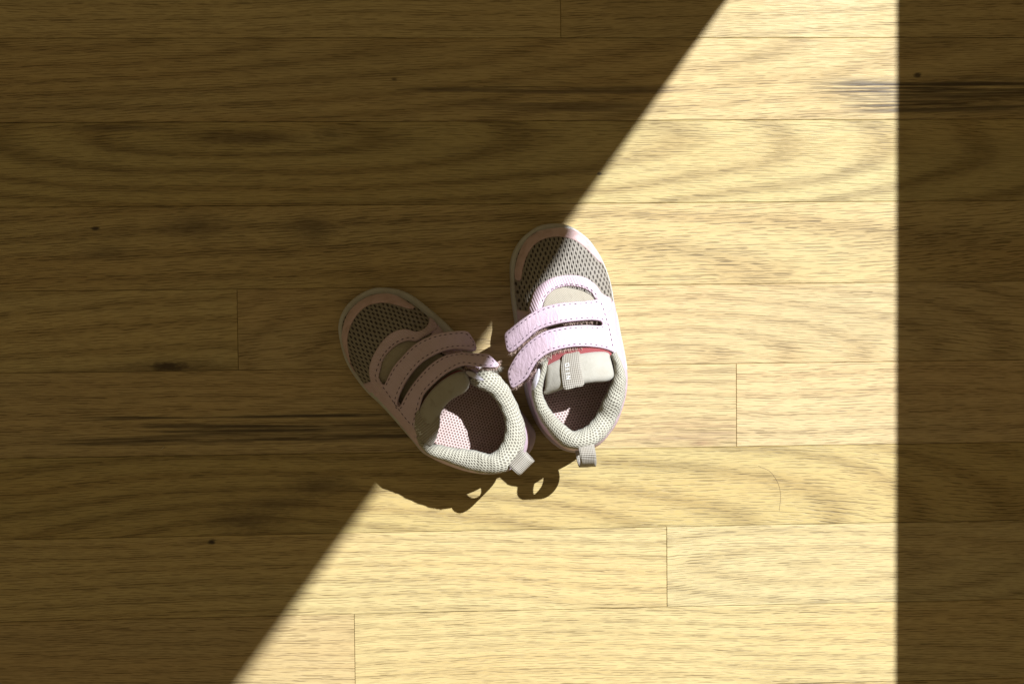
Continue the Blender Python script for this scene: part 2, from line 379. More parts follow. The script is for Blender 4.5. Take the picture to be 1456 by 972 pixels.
MESH = t.out(cc, 0.85, 0.15, t.bump(h, 0.8, 0.0010))
def knit_mat(name, colr, hole_c, ca, cb, ra, rb, dirt, k=0.75, bd=0.0008):
    t = NT(name); u = t.sep(t.uv_co()); c0 = t.obj_co()
    wb = t.noise(c0, 160.0, 2.0); wb2 = t.noise(c0, 45.0, 2.0)
    hole = t.dots(t.M('ADD', t.M('DIVIDE', u[0], ca), t.M('ADD', t.M('MULTIPLY', wb, 0.7), t.M('MULTIPLY', wb2, 2.0))), t.M('ADD', t.M('DIVIDE', u[1], cb), t.M('MULTIPLY', wb2, 1.6)), ra, rb, 0.5)
    nn = t.noise(c0, 70.0, 4.0, 0.6); n2 = t.noise(c0, 1600.0, 2.0)
    cc = t.mix(t.step(nn, 0.42, 0.72, 0.0, 0.55), colr, dirt)
    cc = t.mix(t.M('MULTIPLY', hole, k), cc, hole_c)
    h = t.M('SUBTRACT', t.M('MULTIPLY', n2, 0.25), hole)
    return t.out(cc, 0.9, 0.1, t.bump(h, 0.7, bd), 0.15)
COLLAR = knit_mat('cream_collar_knit', (0.42, 0.39, 0.305), (0.13, 0.11, 0.085), 0.0022, 0.0018, 0.29, 0.34, (0.33, 0.295, 0.22), 0.8, 0.0010)
LINING = knit_mat('rosy_lining_net', (0.56, 0.43, 0.39), (0.13, 0.075, 0.06), 0.0021, 0.0018, 0.32, 0.34, (0.48, 0.35, 0.31), 0.8)
t = NT('insole_net'); c0 = t.obj_co(); s = t.sep(c0)
hole = t.dots(t.M('DIVIDE', s[0], 0.0021), t.M('DIVIDE', s[1], 0.0018), 0.32, 0.34, 0.5); nn = t.noise(c0, 60.0, 4.0)
cc = t.mix(t.M('MULTIPLY', hole, 0.85), t.mix(t.step(nn, 0.4, 0.7, 0.0, 0.5), (0.56, 0.43, 0.39), (0.48, 0.35, 0.31)), (0.13, 0.075, 0.06))
INSOLE = t.out(cc, 0.9, 0.1, t.bump(t.M('SUBTRACT', 1.0, hole), 0.6, 0.0008))
def fabric(name, colr, dirt, sc=0.0009, k=0.4):
    t = NT(name); c0 = t.obj_co(); s = t.sep(c0)
    wv = t.M('MULTIPLY', t.M('SINE', t.M('MULTIPLY', s[0], 2*math.pi/sc)), t.M('SINE', t.M('MULTIPLY', s[1], 2*math.pi/sc)))
    nn = t.noise(c0, 75.0, 4.0, 0.6); n4 = t.noise(c0, 190.0, 3.0, 0.6, 0.5)
    cc = t.mix(t.step(nn, 0.4, 0.72, 0.0, k), colr, dirt)
    return t.out(t.mix(t.step(n4, 0.55, 0.75, 0.0, 0.35), cc, tuple(q*0.7 for q in dirt)), 0.85, 0.15, t.bump(t.M('ADD', t.M('MULTIPLY', wv, 0.3), n4), 0.5, 0.0012), 0.2)
TONGUE = fabric('cream_tongue_fabric', (0.38, 0.35, 0.29), (0.30, 0.26, 0.195))
CORAL = fabric('coral_webbing', (0.24, 0.055, 0.055), (0.18, 0.045, 0.04), 0.0016, 0.5)
LENS = fabric('tan_tongue_suede', (0.35, 0.305, 0.235), (0.29, 0.24, 0.17), 0.0013, 0.5)
t = NT('ribbed_ribbon'); u = t.sep(t.uv_co()); rb = t.M('SINE', t.M('MULTIPLY', u[1], 2*math.pi/0.0013)); ra_ = t.M('SINE', t.M('MULTIPLY', u[0], 2*math.pi/0.0011))
nn = t.noise(t.obj_co(), 90.0, 4.0)
cc = t.mix(t.step(rb, -0.2, 0.9, 0.0, 0.55), t.mix(t.step(nn, 0.4, 0.7, 0.0, 0.5), (0.38, 0.345, 0.29), (0.30, 0.26, 0.20)), (0.22, 0.18, 0.14))
RIBBON = t.out(cc, 0.85, 0.15, t.bump(t.M('ADD', t.M('MULTIPLY', rb, -1.0), t.M('MULTIPLY', ra_, 0.4)), 0.6, 0.0006))
THREAD = NT('plum_thread').out((0.045, 0.026, 0.04), 0.8, 0.2)
LETTER = NT('white_woven_letters').out((0.66, 0.64, 0.62), 0.8, 0.2)
t = NT('velcro_fuzz'); nn = t.noise(t.obj_co(), 300.0, 3.0); FUZZ = t.out(t.mix(nn, (0.50, 0.38, 0.30), (0.36, 0.22, 0.18)), 0.95, 0.05)
FACING = leather('white_facing', (0.44, 0.40, 0.43), (0.36, 0.30, 0.30), 0.2)
GREEN = leather('pale_green_trim', (0.40, 0.42, 0.36), (0.36, 0.32, 0.26), 0.3)

# ------------------------------------------------------------------ shoe builder pieces
def V3(a): return Vector((float(a[0]), float(a[1]), float(a[2])))
class Upper:
    """loft from the feather line (on the sole) up to the throat and collar line"""
    def __init__(self, stations, npx=8, nv=26, zb=13.5*MM, bulge=2.2*MM):
        self.n = len(stations); self.npx = npx; self.nv = nv
        base = np.array([list(PX(b[0], b[1], zb)) for b, tp, z in stations])
        top = np.array([list(PX(tp[0], tp[1], z*MM)) for b, tp, z in stations])
        B = cat_closed(base, npx); T = cat_closed(top, npx)
        c = T.mean(0)
        nu = len(B); G = np.zeros((nu, nv+1, 3)); up = np.array([0, 0, 1.0])
        for i in range(nu):
            p0, p3 = B[i], T[i]; dz = p3[2]-p0[2]; dxy = (p0-p3)*np.array([1, 1, 0]); L = np.linalg.norm(dxy)
            tg = B[(i+1) % nu]-B[i-1]; out = np.array([-tg[1], tg[0], 0]); out /= np.linalg.norm(out)+1e-9
            if out@(p0-c) < 0: out = -out
            k = min(1.0, L/0.03)
            p1 = p0+up*dz*(0.42+0.10*k)+out*bulge*(1-0.45*k); p2 = p3+dxy*(0.25+0.33*k)+up*(-0.30*dz*(1-k)+0.02*dz*k)+out*bulge*0.5*(1-k)
            for j in range(nv+1):
                t = j/nv; G[i, j] = (1-t)**3*p0+3*(1-t)**2*t*p1+3*(1-t)*t*t*p2+t**3*p3
        self.G = G; self.nu = nu
        du = np.roll(G, -1, 0)-np.roll(G, 1, 0); dv = np.gradient(G, axis=1)
        N = np.cross(du, dv); N /= np.linalg.norm(N, axis=2, keepdims=True)+1e-12
        ctr = G.mean((0, 1)); ctr[2] = 0.0
        if ((G-ctr)*N).sum(2).mean() < 0: N = -N
        self.N = N
    def grid(self, off): return self.G+self.N*off
    def faces(self):
        m = self.nv+1
        return [(i*m+j, ((i+1) % self.nu)*m+j, ((i+1) % self.nu)*m+j+1, i*m+j+1) for i in range(self.nu) for j in range(self.nv)]
    def uvs(self):
        U = []; s = 0
        for i in range(self.nu):
            v = 0
            for j in range(self.nv+1):
                if j: v += np.linalg.norm(self.G[i, j]-self.G[i, j-1])
                U.append((s, v))
            s += np.linalg.norm(self.G[(i+1) % self.nu, self.nv//2]-self.G[i, self.nv//2])
        return U
    def bvh(self):
        V = [V3(p) for p in self.G.reshape(-1, 3)]
        m = self.nv+1; f = self.faces(); b = len(V); ctr = self.G[:, -1].mean(0)
        for i in range(self.nu):
            t = self.G[i, -1]; d = self.G[i, -1]-self.G[i, -3]; d = d/np.linalg.norm(d); h = ctr-t; h[2] = 0; h = h/np.linalg.norm(h)
            V.append(V3(t+(d*0.4+h*0.6)*np.array([1, 1, 0.3])*0.005))
        for i in range(self.nu):
            j = (i+1) % self.nu; f.append((i*m+self.nv, j*m+self.nv, b+j, b+i))
        return BVHTree.FromPolygons(V, f)
    def overlay(self, name, a, b, v0, v1, thick, mat, par, nvv=12, base=-0.0003):
        ia, ib = int(round(a*self.npx)), int(round(b*self.npx)); rows = []
        for i in range(ia, ib+1):
            s = (i-ia)/(ib-ia); lo, hi = v0(s), v1(s); row = []
            for j in range(nvv+1):
                t = (lo+(hi-lo)*j/nvv)*self.nv; j0 = min(int(t), self.nv-1); f = t-j0
                p = self.G[i % self.nu, j0]*(1-f)+self.G[i % self.nu, j0+1]*f
                n = self.N[i % self.nu, j0]*(1-f)+self.N[i % self.nu, j0+1]*f
                row.append((p, n))
            rows.append(row)
        nr, nc = len(rows), nvv+1; vt = []; vb = []
        for i, row in enumerate(rows):
            for j, (p, n) in enumerate(row):
                e = min(1, min(i, nr-1-i)/2.0, min(j, nc-1-j)/1.5); e = math.sqrt(max(0, 1-(1-e)**2))
                vt.append(V3(p+n*thick*(0.3+0.7*e))); vb.append(V3(p+n*base))
        f = []; K = nr*nc
        for i in range(nr-1):
            for j in range(nc-1):
                q = i*nc+j; f.append((q, q+nc, q+nc+1, q+1)); f.append((K+q, K+q+1, K+q+nc+1, K+q+nc))
        loop = [j for j in range(nc)]+[i*nc+nc-1 for i in range(1, nr)]+[(nr-1)*nc+j for j in range(nc-2, -1, -1)]+[i*nc for i in range(nr-2, 0, -1)]
        for k in range(len(loop)):
            p, q = loop[k], loop[(k+1) % len(loop)]; f.append((p, q, K+q, K+p))
        return fix_normals(mesh_obj(name, vt+vb, f, mat, par))

def plate(name, outline, surf, thick, mat, par, rnd=4.0, spacing=2.6, step=1.5, npc=8, under=0.4*MM, edge=0.35, sharp=False):
    """solid piece cut to an outline and laid on a surface; surf(x,y)->(point, normal)"""
    P = np.array(outline, float) if sharp else cat_closed(outline, npc)
    P = resample(P, step)
    if area2(P) < 0: P = P[::-1]
    mn, mx = P.min(0), P.max(0); pts = []
    y = mn[1]; k = 0
    while y < mx[1]:
        x = mn[0]+(spacing/2 if k % 2 else 0)
        while x < mx[0]: pts.append((x, y)); x += spacing
        y += spacing*0.866; k += 1
    q = np.array(pts)
    tg = np.roll(P, -1, 0)-np.roll(P, 1, 0); nn = np.stack([-tg[:, 1], tg[:, 0]], 1); nn /= np.linalg.norm(nn, axis=1, keepdims=True)+1e-9
    ins = np.vstack([P+nn*rnd*0.22, P[::1]+nn*rnd*0.6])
    ins = ins[inside(P, ins)]; di = dist_poly(P, ins); ins = ins[di > rnd*0.15]
    q = q[inside(P, q)]; q = q[dist_poly(P, q) > max(rnd*0.8, spacing*0.5)]
    allp = np.vstack([P, ins, q]) if len(q) else np.vstack([P, ins])
    n = len(P)
    vo, eo, fo, ov, oe, of = delaunay_2d_cdt([Vector(p) for p in allp], [], [list(range(n))], 1, 1e-4)
    XY = np.array([tuple(v) for v in vo]); d = dist_poly(P, XY)
    vt = []; vb = []
    for (x, y), dd in zip(XY, d):
        p, nr = surf(x, y)
        e = math.sqrt(max(0.0, 1-(1-min(dd/rnd, 1))**2))
        vt.append(p+nr*thick*(edge+(1-edge)*e)); vb.append(p-nr*under)
    K = len(vt); f = [tuple(t) for t in fo]+[tuple(K+i for i in reversed(t)) for t in fo]
    ec = {}
    for t in fo:
        for i in range(len(t)):
            a, b = t[i], t[(i+1) % len(t)]; ec[(a, b)] = 1
    for (a, b) in list(ec):
        if (b, a) not in ec: f.append((b, a, K+a, K+b))
    o = fix_normals(mesh_obj(name, vt+vb, f, mat, par, uvs=[tuple(np.array(par['uvpx'](x, y))) for x, y in XY]*2))
    return o
def tps_surf(ctl, dz=0.0):
    T = TPS(ctl)
    def s(x, y):
        z = float(T((x, y))[0])*MM+dz; e = 1.5
        zx = float(T((x+e, y))[0])*MM; zy = float(T((x, y+e))[0])*MM
        p = PX(x, y, z); a = PX(x+e, y, zx+dz)-p; b = PX(x, y+e, zy+dz)-p
        nr = b.cross(a); nr.normalize()
        if nr.z < 0: nr = -nr
        return p, nr
    return s
def bvh_surf(bvh, off=0.0, fallback=None):
    def s(x, y):
        d = ray(x, y); h = bvh.ray_cast(CO, d)
        if h[0] is None:
            g = PX(x, y, 0.02); h = bvh.find_nearest(g)
        p, nr = h[0], h[1]
        if nr.z < 0: nr = -nr
        return p+nr*off, nr
    return s
def stitches(name, path, surf, off, par, length=2.8, gap=0.8, wid=0.62, mat=None, closed=False):
    """a row of short thread stitches along a pixel path"""
    P = cat_closed(path, 10) if closed else cat_open(path, 10)
    P = resample(P, 0.25, closed); pts = []; s = 0.0
    seg = np.concatenate([[0], np.cumsum(np.linalg.norm(np.diff(P, axis=0), axis=1))])*0.485
    v = []; f = []; t = 0.0
    while t+length < seg[-1]:
        cs = []
        for k in (0, 0.5, 1):
            x = np.interp(t+length*k, seg, P[:, 0]); y = np.interp(t+length*k, seg, P[:, 1])
            p, n = surf(x, y); cs.append((p+n*(off+(0.18*MM if k == 0.5 else -0.05*MM)), n))
        d = (cs[2][0]-cs[0][0]).normalized(); side = d.cross(cs[1][1]).normalized()*wid*0.5*MM; upn = cs[1][1]*wid*0.4*MM
        b = len(v); v += [cs[0][0], cs[1][0]+side, cs[1][0]+upn, cs[1][0]-side, cs[2][0]]
        f += [(b, b+1, b+2), (b, b+2, b+3), (b+4, b+2, b+1), (b+4, b+3, b+2), (b, b+3, b+1), (b+4, b+1, b+3)]
        t += length+gap*random.uniform(0.8, 1.2)
    o = mesh_obj(name, v, f, mat or THREAD, par, smooth=False); o['kind'] = 'stuff'
    return o
def fuzz(name, path, surf, par, n=260, off=-0.8*MM, lo=1.2, hi=3.2, out_px=1.0):
    """loose fibres of the hook-and-loop backing along an edge"""
    P = resample(cat_open(path, 10), 0.4, False); v = []; f = []
    ctr = P.mean(0)
    for _ in range(n):
        i = random.randrange(1, len(P)-1); x, y = P[i]+np.random.randn(2)*0.5
        tg = P[i+1]-P[i-1]; nn = np.array([-tg[1], tg[0]]); nn /= np.linalg.norm(nn)+1e-9
        if np.dot(nn, par['fz']) < 0: nn = -nn
        p, nr = surf(x, y); p = p+nr*(off+random.uniform(-1.2, 0.3)*MM)
        q, _n = surf(x+nn[0]*3, y+nn[1]*3); d = (q-surf(x, y)[0]).normalized()
        d = (d+Vector(np.random.randn(3)*0.55)).normalized(); L = random.uniform(lo, hi)*MM*out_px
        wv = d.cross(Vector(np.random.randn(3))).normalized()*0.10*MM
        m = p+d*L*0.5+Vector(np.random.randn(3)*0.15*MM); e = p+d*L+Vector(np.random.randn(3)*0.4*MM)
        b = len(v); v += [p-wv, p+wv, m+wv*0.8, m-wv*0.8, e]; f += [(b, b+1, b+2, b+3), (b+3, b+2, b+4)]
    o = mesh_obj(name, v, f, FUZZ, par, smooth=False); o['kind'] = 'stuff'
    return o
def sweep_collar(name, st, rv, mat, par, n_per=8, ns=20):
    A = cat_open([(o[0], o[1], i[0], i[1], z) for o, i, z in st], n_per)
    v = []; uv = []; f = []; s = 0; prev = None
    for r, a in enumerate(A):
        z = a[4]*MM; o = PX(a[0], a[1], z-3.5*MM); i = PX(a[2], a[3], z-4.0*MM); c = (o+i)/2; c.z = z-rv*0.55
        h = (o-i)/2; h.z = 0; R = h.length; hd = h.normalized()
        if prev is not None: s += (c-prev).length
        prev = c
        for k in range(ns):
            t = 2*math.pi*k/ns; ct, sn = math.cos(t), math.sin(t)
            puck = 1+0.03*math.sin(r*0.9+k)+0.02*math.sin(r*2.3+2*k)
            cx = math.copysign(abs(ct)**0.85, ct)
            v.append(c+hd*R*cx*puck+Vector((0, 0, rv*(sn if sn > 0 else 1.5*sn)*puck)))
            uv.append((s, k/ns*2*math.pi*0.0075))
    m = len(A)
    for r in range(m-1):
        for k in range(ns):
            k2 = (k+1) % ns; f.append((r*ns+k, r*ns+k2, (r+1)*ns+k2, (r+1)*ns+k))
    f.append(tuple(range(ns))); f.append(tuple((m-1)*ns+k for k in reversed(range(ns))))
    # keep uv continuous at the wrap
    me = fix_normals(mesh_obj(name, v, f, mat, par, uvs=uv)); L = me.data
    ul = L.uv_layers[0].data
    for poly in L.polygons:
        if len(poly.loop_indices) == 4:
            us = [ul[l].uv[1] for l in poly.loop_indices]
            if max(us)-min(us) > 0.02:
                for l in poly.loop_indices:
                    if ul[l].uv[1] < 0.01: ul[l].uv[1] += 2*math.pi*0.0075
    return me
def sole_part(name, outline, rings, mat, par, zref=8*MM):
    P = resample(cat_closed([tuple(PX(x, y, zref))[:2] for x, y in outline], 8), 0.002)
    if area2(P) < 0: P = P[::-1]
    tg = np.roll(P, -1, 0)-np.roll(P, 1, 0)
    for _ in range(2): tg = (np.roll(tg, 1, 0)+tg*2+np.roll(tg, -1, 0))/4
    nn = np.stack([tg[:, 1], -tg[:, 0]], 1); nn /= np.linalg.norm(nn, axis=1, keepdims=True)
    v = []; f = []; n = len(P)
    for off, z in rings:
        for k in range(n):
            q = P[k]+nn[k]*off*MM; v.append((q[0], q[1], z*MM))
    for r in range(len(rings)-1):
        for k in range(n):
            k2 = (k+1) % n; f.append((r*n+k, r*n+k2, (r+1)*n+k2, (r+1)*n+k))
    f.append(tuple(reversed(range(n)))); f.append(tuple((len(rings)-1)*n+k for k in range(n)))
    o = fix_normals(mesh_obj(name, v, f, mat, par)); return o
def ribbon_loop(name, a, b, outdir, prof, thick, mat, par):
    """ribbon of width a->b (world points) following prof [(out mm, z mm)]"""
    C = cat_open(prof, 6); wv = b-a; n = len(C); v = []; uv = []; f = []; s = 0
    tg = np.gradient(C, axis=0); nr = np.stack([-tg[:, 1], tg[:, 0]], 1); nr /= np.linalg.norm(nr, axis=1, keepdims=True)
    NW = 6
    for side in (0.5, -0.5):
        s = 0
        for i in range(n):
            q = C[i]+nr[i]*thick*side
            if i: s += np.linalg.norm(C[i]-C[i-1])*MM
            for k in range(NW+1):
                p = a+wv*(k/NW); v.append(Vector((p.x, p.y, 0))+outdir*q[0]*MM+Vector((0, 0, q[1]*MM))); uv.append((k/NW*wv.length, s))
    m = NW+1; K = n*m
    for i in range(n-1):
        for k in range(NW):
            q = i*m+k; f.append((q, q+1, q+m+1, q+m)); f.append((K+q, K+q+m, K+q+m+1, K+q+1))
        for k in (0, NW):
            q = i*m+k; f.append((q, q+m, K+q+m, K+q))
    for i in (0, n-1):
        for k in range(NW):
            q = i*m+k; f.append((q, q+1, K+q+1, K+q))
    return fix_normals(mesh_obj(name, v, f, mat, par, uvs=uv))
def letters(name, glyphs, origin, du, dv, surf, off, par):
    """tiny woven block letters: glyph strokes in a unit box, du along the word, dv up the letter (pixels)"""
    v = []; f = []; o = np.array(origin, float); du = np.array(du, float); dv = np.array(dv, float); wln = 0.17
    for g, strokes in enumerate(glyphs):
        for (x0, y0, x1, y1) in strokes:
            a = np.array([x0, y0]); b = np.array([x1, y1]); d = (b-a)/np.linalg.norm(b-a); nn = np.array([-d[1], d[0]])*wln/2
            q = [a-nn-d*0.05, b-nn+d*0.05, b+nn+d*0.05, a+nn-d*0.05]; bs = len(v)
            for hgt in (0.0, 0.25*MM):
                for c in q:
                    px = o+du*(g*1.22+c[0])+dv*c[1]; p, nr = surf(*px); v.append(p+nr*(off+hgt))
            f += [(bs+4, bs+5, bs+6, bs+7)]+[(bs+i, bs+(i+1) % 4, bs+4+(i+1) % 4, bs+4+i) for i in range(4)]
    return fix_normals(mesh_obj(name, v, f, LETTER, par, smooth=False))
def shoe_frame(name, toe, heel, label, group):
    a, b = PX(*toe), PX(*heel); c = (a+b)/2; d = a-b; ang = math.atan2(d.y, d.x)-math.pi/2
    e = bpy.data.objects.new(name, None); e.empty_display_size = 0.05; col.objects.link(e)
    e.location = (c.x, c.y, 0); e.rotation_euler = (0, 0, ang)
    e['label'] = label; e['category'] = 'shoe'; e['group'] = group
    mw = Matrix.Translation((c.x, c.y, 0)) @ Matrix.Rotation(ang, 4, 'Z'); inv = mw.inverted()
    def uvpx(x, y):
        q = inv @ PX(x, y, 0.05); return (q.x, q.y)
    return dict(obj=e, _inv=inv, uvpx=uvpx, fz=np.array([0, 1.0]))
# ------------------------------------------------------------------ the two shoes
def build_shoe(D):
    par = shoe_frame('toddler_sneaker', D['toe'], D['heel'], D['label'], 'pair of toddler sneakers')
    par['fz'] = np.array(D['fz'], float)
    sole_part('outsole', D['sole'], [(-2.2, 0.1), (-0.6, 0.8), (-0.3, 2.4), (-1.0, 3.0)], RUB2, par)
    sole_part('midsole', D['sole'], [(-1.6, 2.6), (-0.4, 3.4), (0.0, 6.0), (-0.1, 9.0), (-0.5, 11.5), (-0.2, 13.2), (-0.9, 14.6), (-2.4, 15.3), (-4.5, 15.2)], RUBBER, par)
    up = Upper(D['st']); uv = up.uvs()
    mesh_obj('upper', [V3(p) for p in up.G.reshape(-1, 3)], up.faces(), MESH, par, uvs=uv)
    mesh_obj('lining', [V3(p) for p in up.grid(-2.2*MM).reshape(-1, 3)], up.faces(), LINING, par, uvs=uv)
    B = [V3(p) for p in up.G[:, 0]]; c = sum(B, Vector())/len(B)
    rings = []; f = []; n = len(B)
    for k, z in ((1.0, 15.6), (0.9, 16.4), (0.7, 16.8), (0.4, 17.0), (0.12, 17.0)):
        rings += [Vector((c.x+(p.x-c.x)*k, c.y+(p.y-c.y)*k, z*MM)) for p in B]
    for r in range(4):
        for k in range(n): f.append((r*n+k, r*n+(k+1) % n, (r+1)*n+(k+1) % n, (r+1)*n+k))
    f.append(tuple(4*n+k for k in range(n)))
    fix_normals(mesh_obj('insole', rings, f, INSOLE, par))
    bs = bvh_surf(up.bvh())
    plate('toe_cap', D['toecap'], bs, 1.1*MM, TOE_SUEDE, par, rnd=3.0)
    ey = plate('eyestay', D['eyestay'], bs, 1.3*MM, PINK_RIB, par, rnd=3.0)
    sub(stitches('stitching', D['eye_st'], bs, 1.3*MM, par), ey)
    for a, b, lo, hi in D['sides']:
        up.overlay('side_panel', a, b, (lambda s, lo=lo: lo), (lambda s, hi=hi: hi), 0.9*MM, PINK, par)
    for a, b, lo, hi in D['trims']:
        up.overlay('side_trim', a, b, (lambda s, lo=lo, hi=hi: lo+(hi-lo)*0.25*s), (lambda s, lo=lo, hi=hi: hi-(hi-lo)*0.3*(1-s)), 1.4*MM, GREEN, par, 6)
    a, b = D['counter']
    up.overlay('heel_counter', a, b, lambda s: 0.0, lambda s: 0.62+0.16*math.sin(math.pi*s), 1.0*MM, PINK, par)
    lens = tps_surf(D['lens_z'])
    tb = plate('tongue', D['lens'], lens, 1.2*MM, LENS, par, rnd=4.0)
    cor = plate('tongue_webbing', D['coral'], tps_surf(D['coral_z']), 0.8*MM, CORAL, par, rnd=2.0); sub(cor, tb)
    fs = tps_surf(D['flap_z'])
    sub(plate('tongue_pad', D['flap'], fs, 4.2*MM, TONGUE, par, rnd=9.0, under=2.2*MM, edge=0.25), tb)
    D['tag'](par, fs, tb)
    sweep_collar('collar', D['collar'], 6.6*MM, COLLAR, par)
    ss = tps_surf(D['strap_z'])
    sp = plate('strap', D['strap'], ss, 1.7*MM, PINK, par, rnd=2.6, spacing=2.4, step=1.1, npc=6, under=0.9*MM, edge=0.45)
    for k, path in enumerate(D['strap_st']): sub(stitches('stitching', path, ss, 1.68*MM, par), sp)
    for path, nf, sgn in D['fuzz']:
        par['fz'] = np.array(sgn, float); sub(fuzz('velcro_fibres', path, ss, par, nf), sp)
    D['tab'](par)
    for ol, zc in D['flaps']: plate('collar_facing', ol, tps_surf(zc), 0.8*MM, FACING, par, rnd=2.0)
    fp, fz, fsg = D['fray']
    par['fz'] = np.array(fsg, float); fuzz('frayed_threads', fp, tps_surf(fz), par, 70, 1.0*MM, 2.0, 5.0).data.materials[0] = TONGUE
    return par, up

def letters_tag(par, tag, glyph_o, du, dv, surf, off):
    G = [[(0.1, 0, 0.1, 1), (0.1, 1, 0.9, 0), (0.9, 0, 0.9, 1)], [(0.5, 0, 0.5, 1)], [(0.5, 0, 0.5, 1)], [(0.1, 0, 0.1, 1), (0.1, 1, 0.9, 1), (0.9, 1, 0.9, 0), (0.9, 0, 0.1, 0)]]
    sub(letters('lettering', G, glyph_o, du, dv, surf, off, par), tag)

def tag_R(par, fs, tb):
    rs = lambda x, y: (lambda pn: (pn[0]+pn[1]*4.2*MM, pn[1]))(fs(x, y))
    tg = plate('tongue_tag', [(803, 509.5), (813, 507), (824, 506), (826, 520), (827.5, 535), (829, 548), (818, 551), (806.5, 553.8), (802.5, 540), (800.5, 523)], rs, 1.2*MM, RIBBON, par, rnd=1.6, under=2.6*MM)
    sub(tg, tb)
    letters_tag(par, tg, (813.2, 541.0), (-0.5, -4.3), (-4.4, 0.7), rs, 1.2*MM)
def tag_L(par, fs, tb):
    rs = lambda x, y: (lambda pn: (pn[0]+pn[1]*3.6*MM, pn[1]))(fs(x, y))
    tg = plate('tongue_tag', [(595, 588), (598, 579), (601.5, 585), (606, 593), (612, 598.5), (618, 595), (624, 590), (625.5, 601), (621, 617), (617, 628.5), (610, 630.5), (601, 624), (595, 612)], rs, 1.2*MM, RIBBON, par, rnd=2.5, under=3.0*MM)
    sub(tg, tb)
    letters_tag(par, tg, (604.5, 613.5), (-2.3, -3.6), (-3.2, 2.0), rs, 1.2*MM)
def tab_R(par):
    a, b = PX(821.5, 636, 0.058), PX(844.5, 635, 0.058); d = (PX(838, 668, 0.05)-PX(833, 636, 0.05)); d.z = 0; d.normalize()
    ribbon_loop('heel_tab', a, b, d, [(-3, 59.5), (0.5, 63), (5, 63.5), (10, 59), (13.5, 51), (14.5, 43), (13, 36.5), (9, 33.5), (3.5, 34), (-1.5, 36)], 1.0, RIBBON, par)
def tab_L(par):
    a, b = PX(723.5, 662, 0.058), PX(744.5, 641, 0.058); d = PX(749, 661, 0.05)-PX(735, 648, 0.05); d.z = 0; d.normalize()
    ribbon_loop('heel_tab', a, b, d, [(-3, 59.5), (0, 63), (4, 64.5), (8, 62), (9.8, 55), (9.8, 46), (8.5, 38), (5, 34), (1, 34), (-1.5, 36)], 1.0, RIBBON, par)

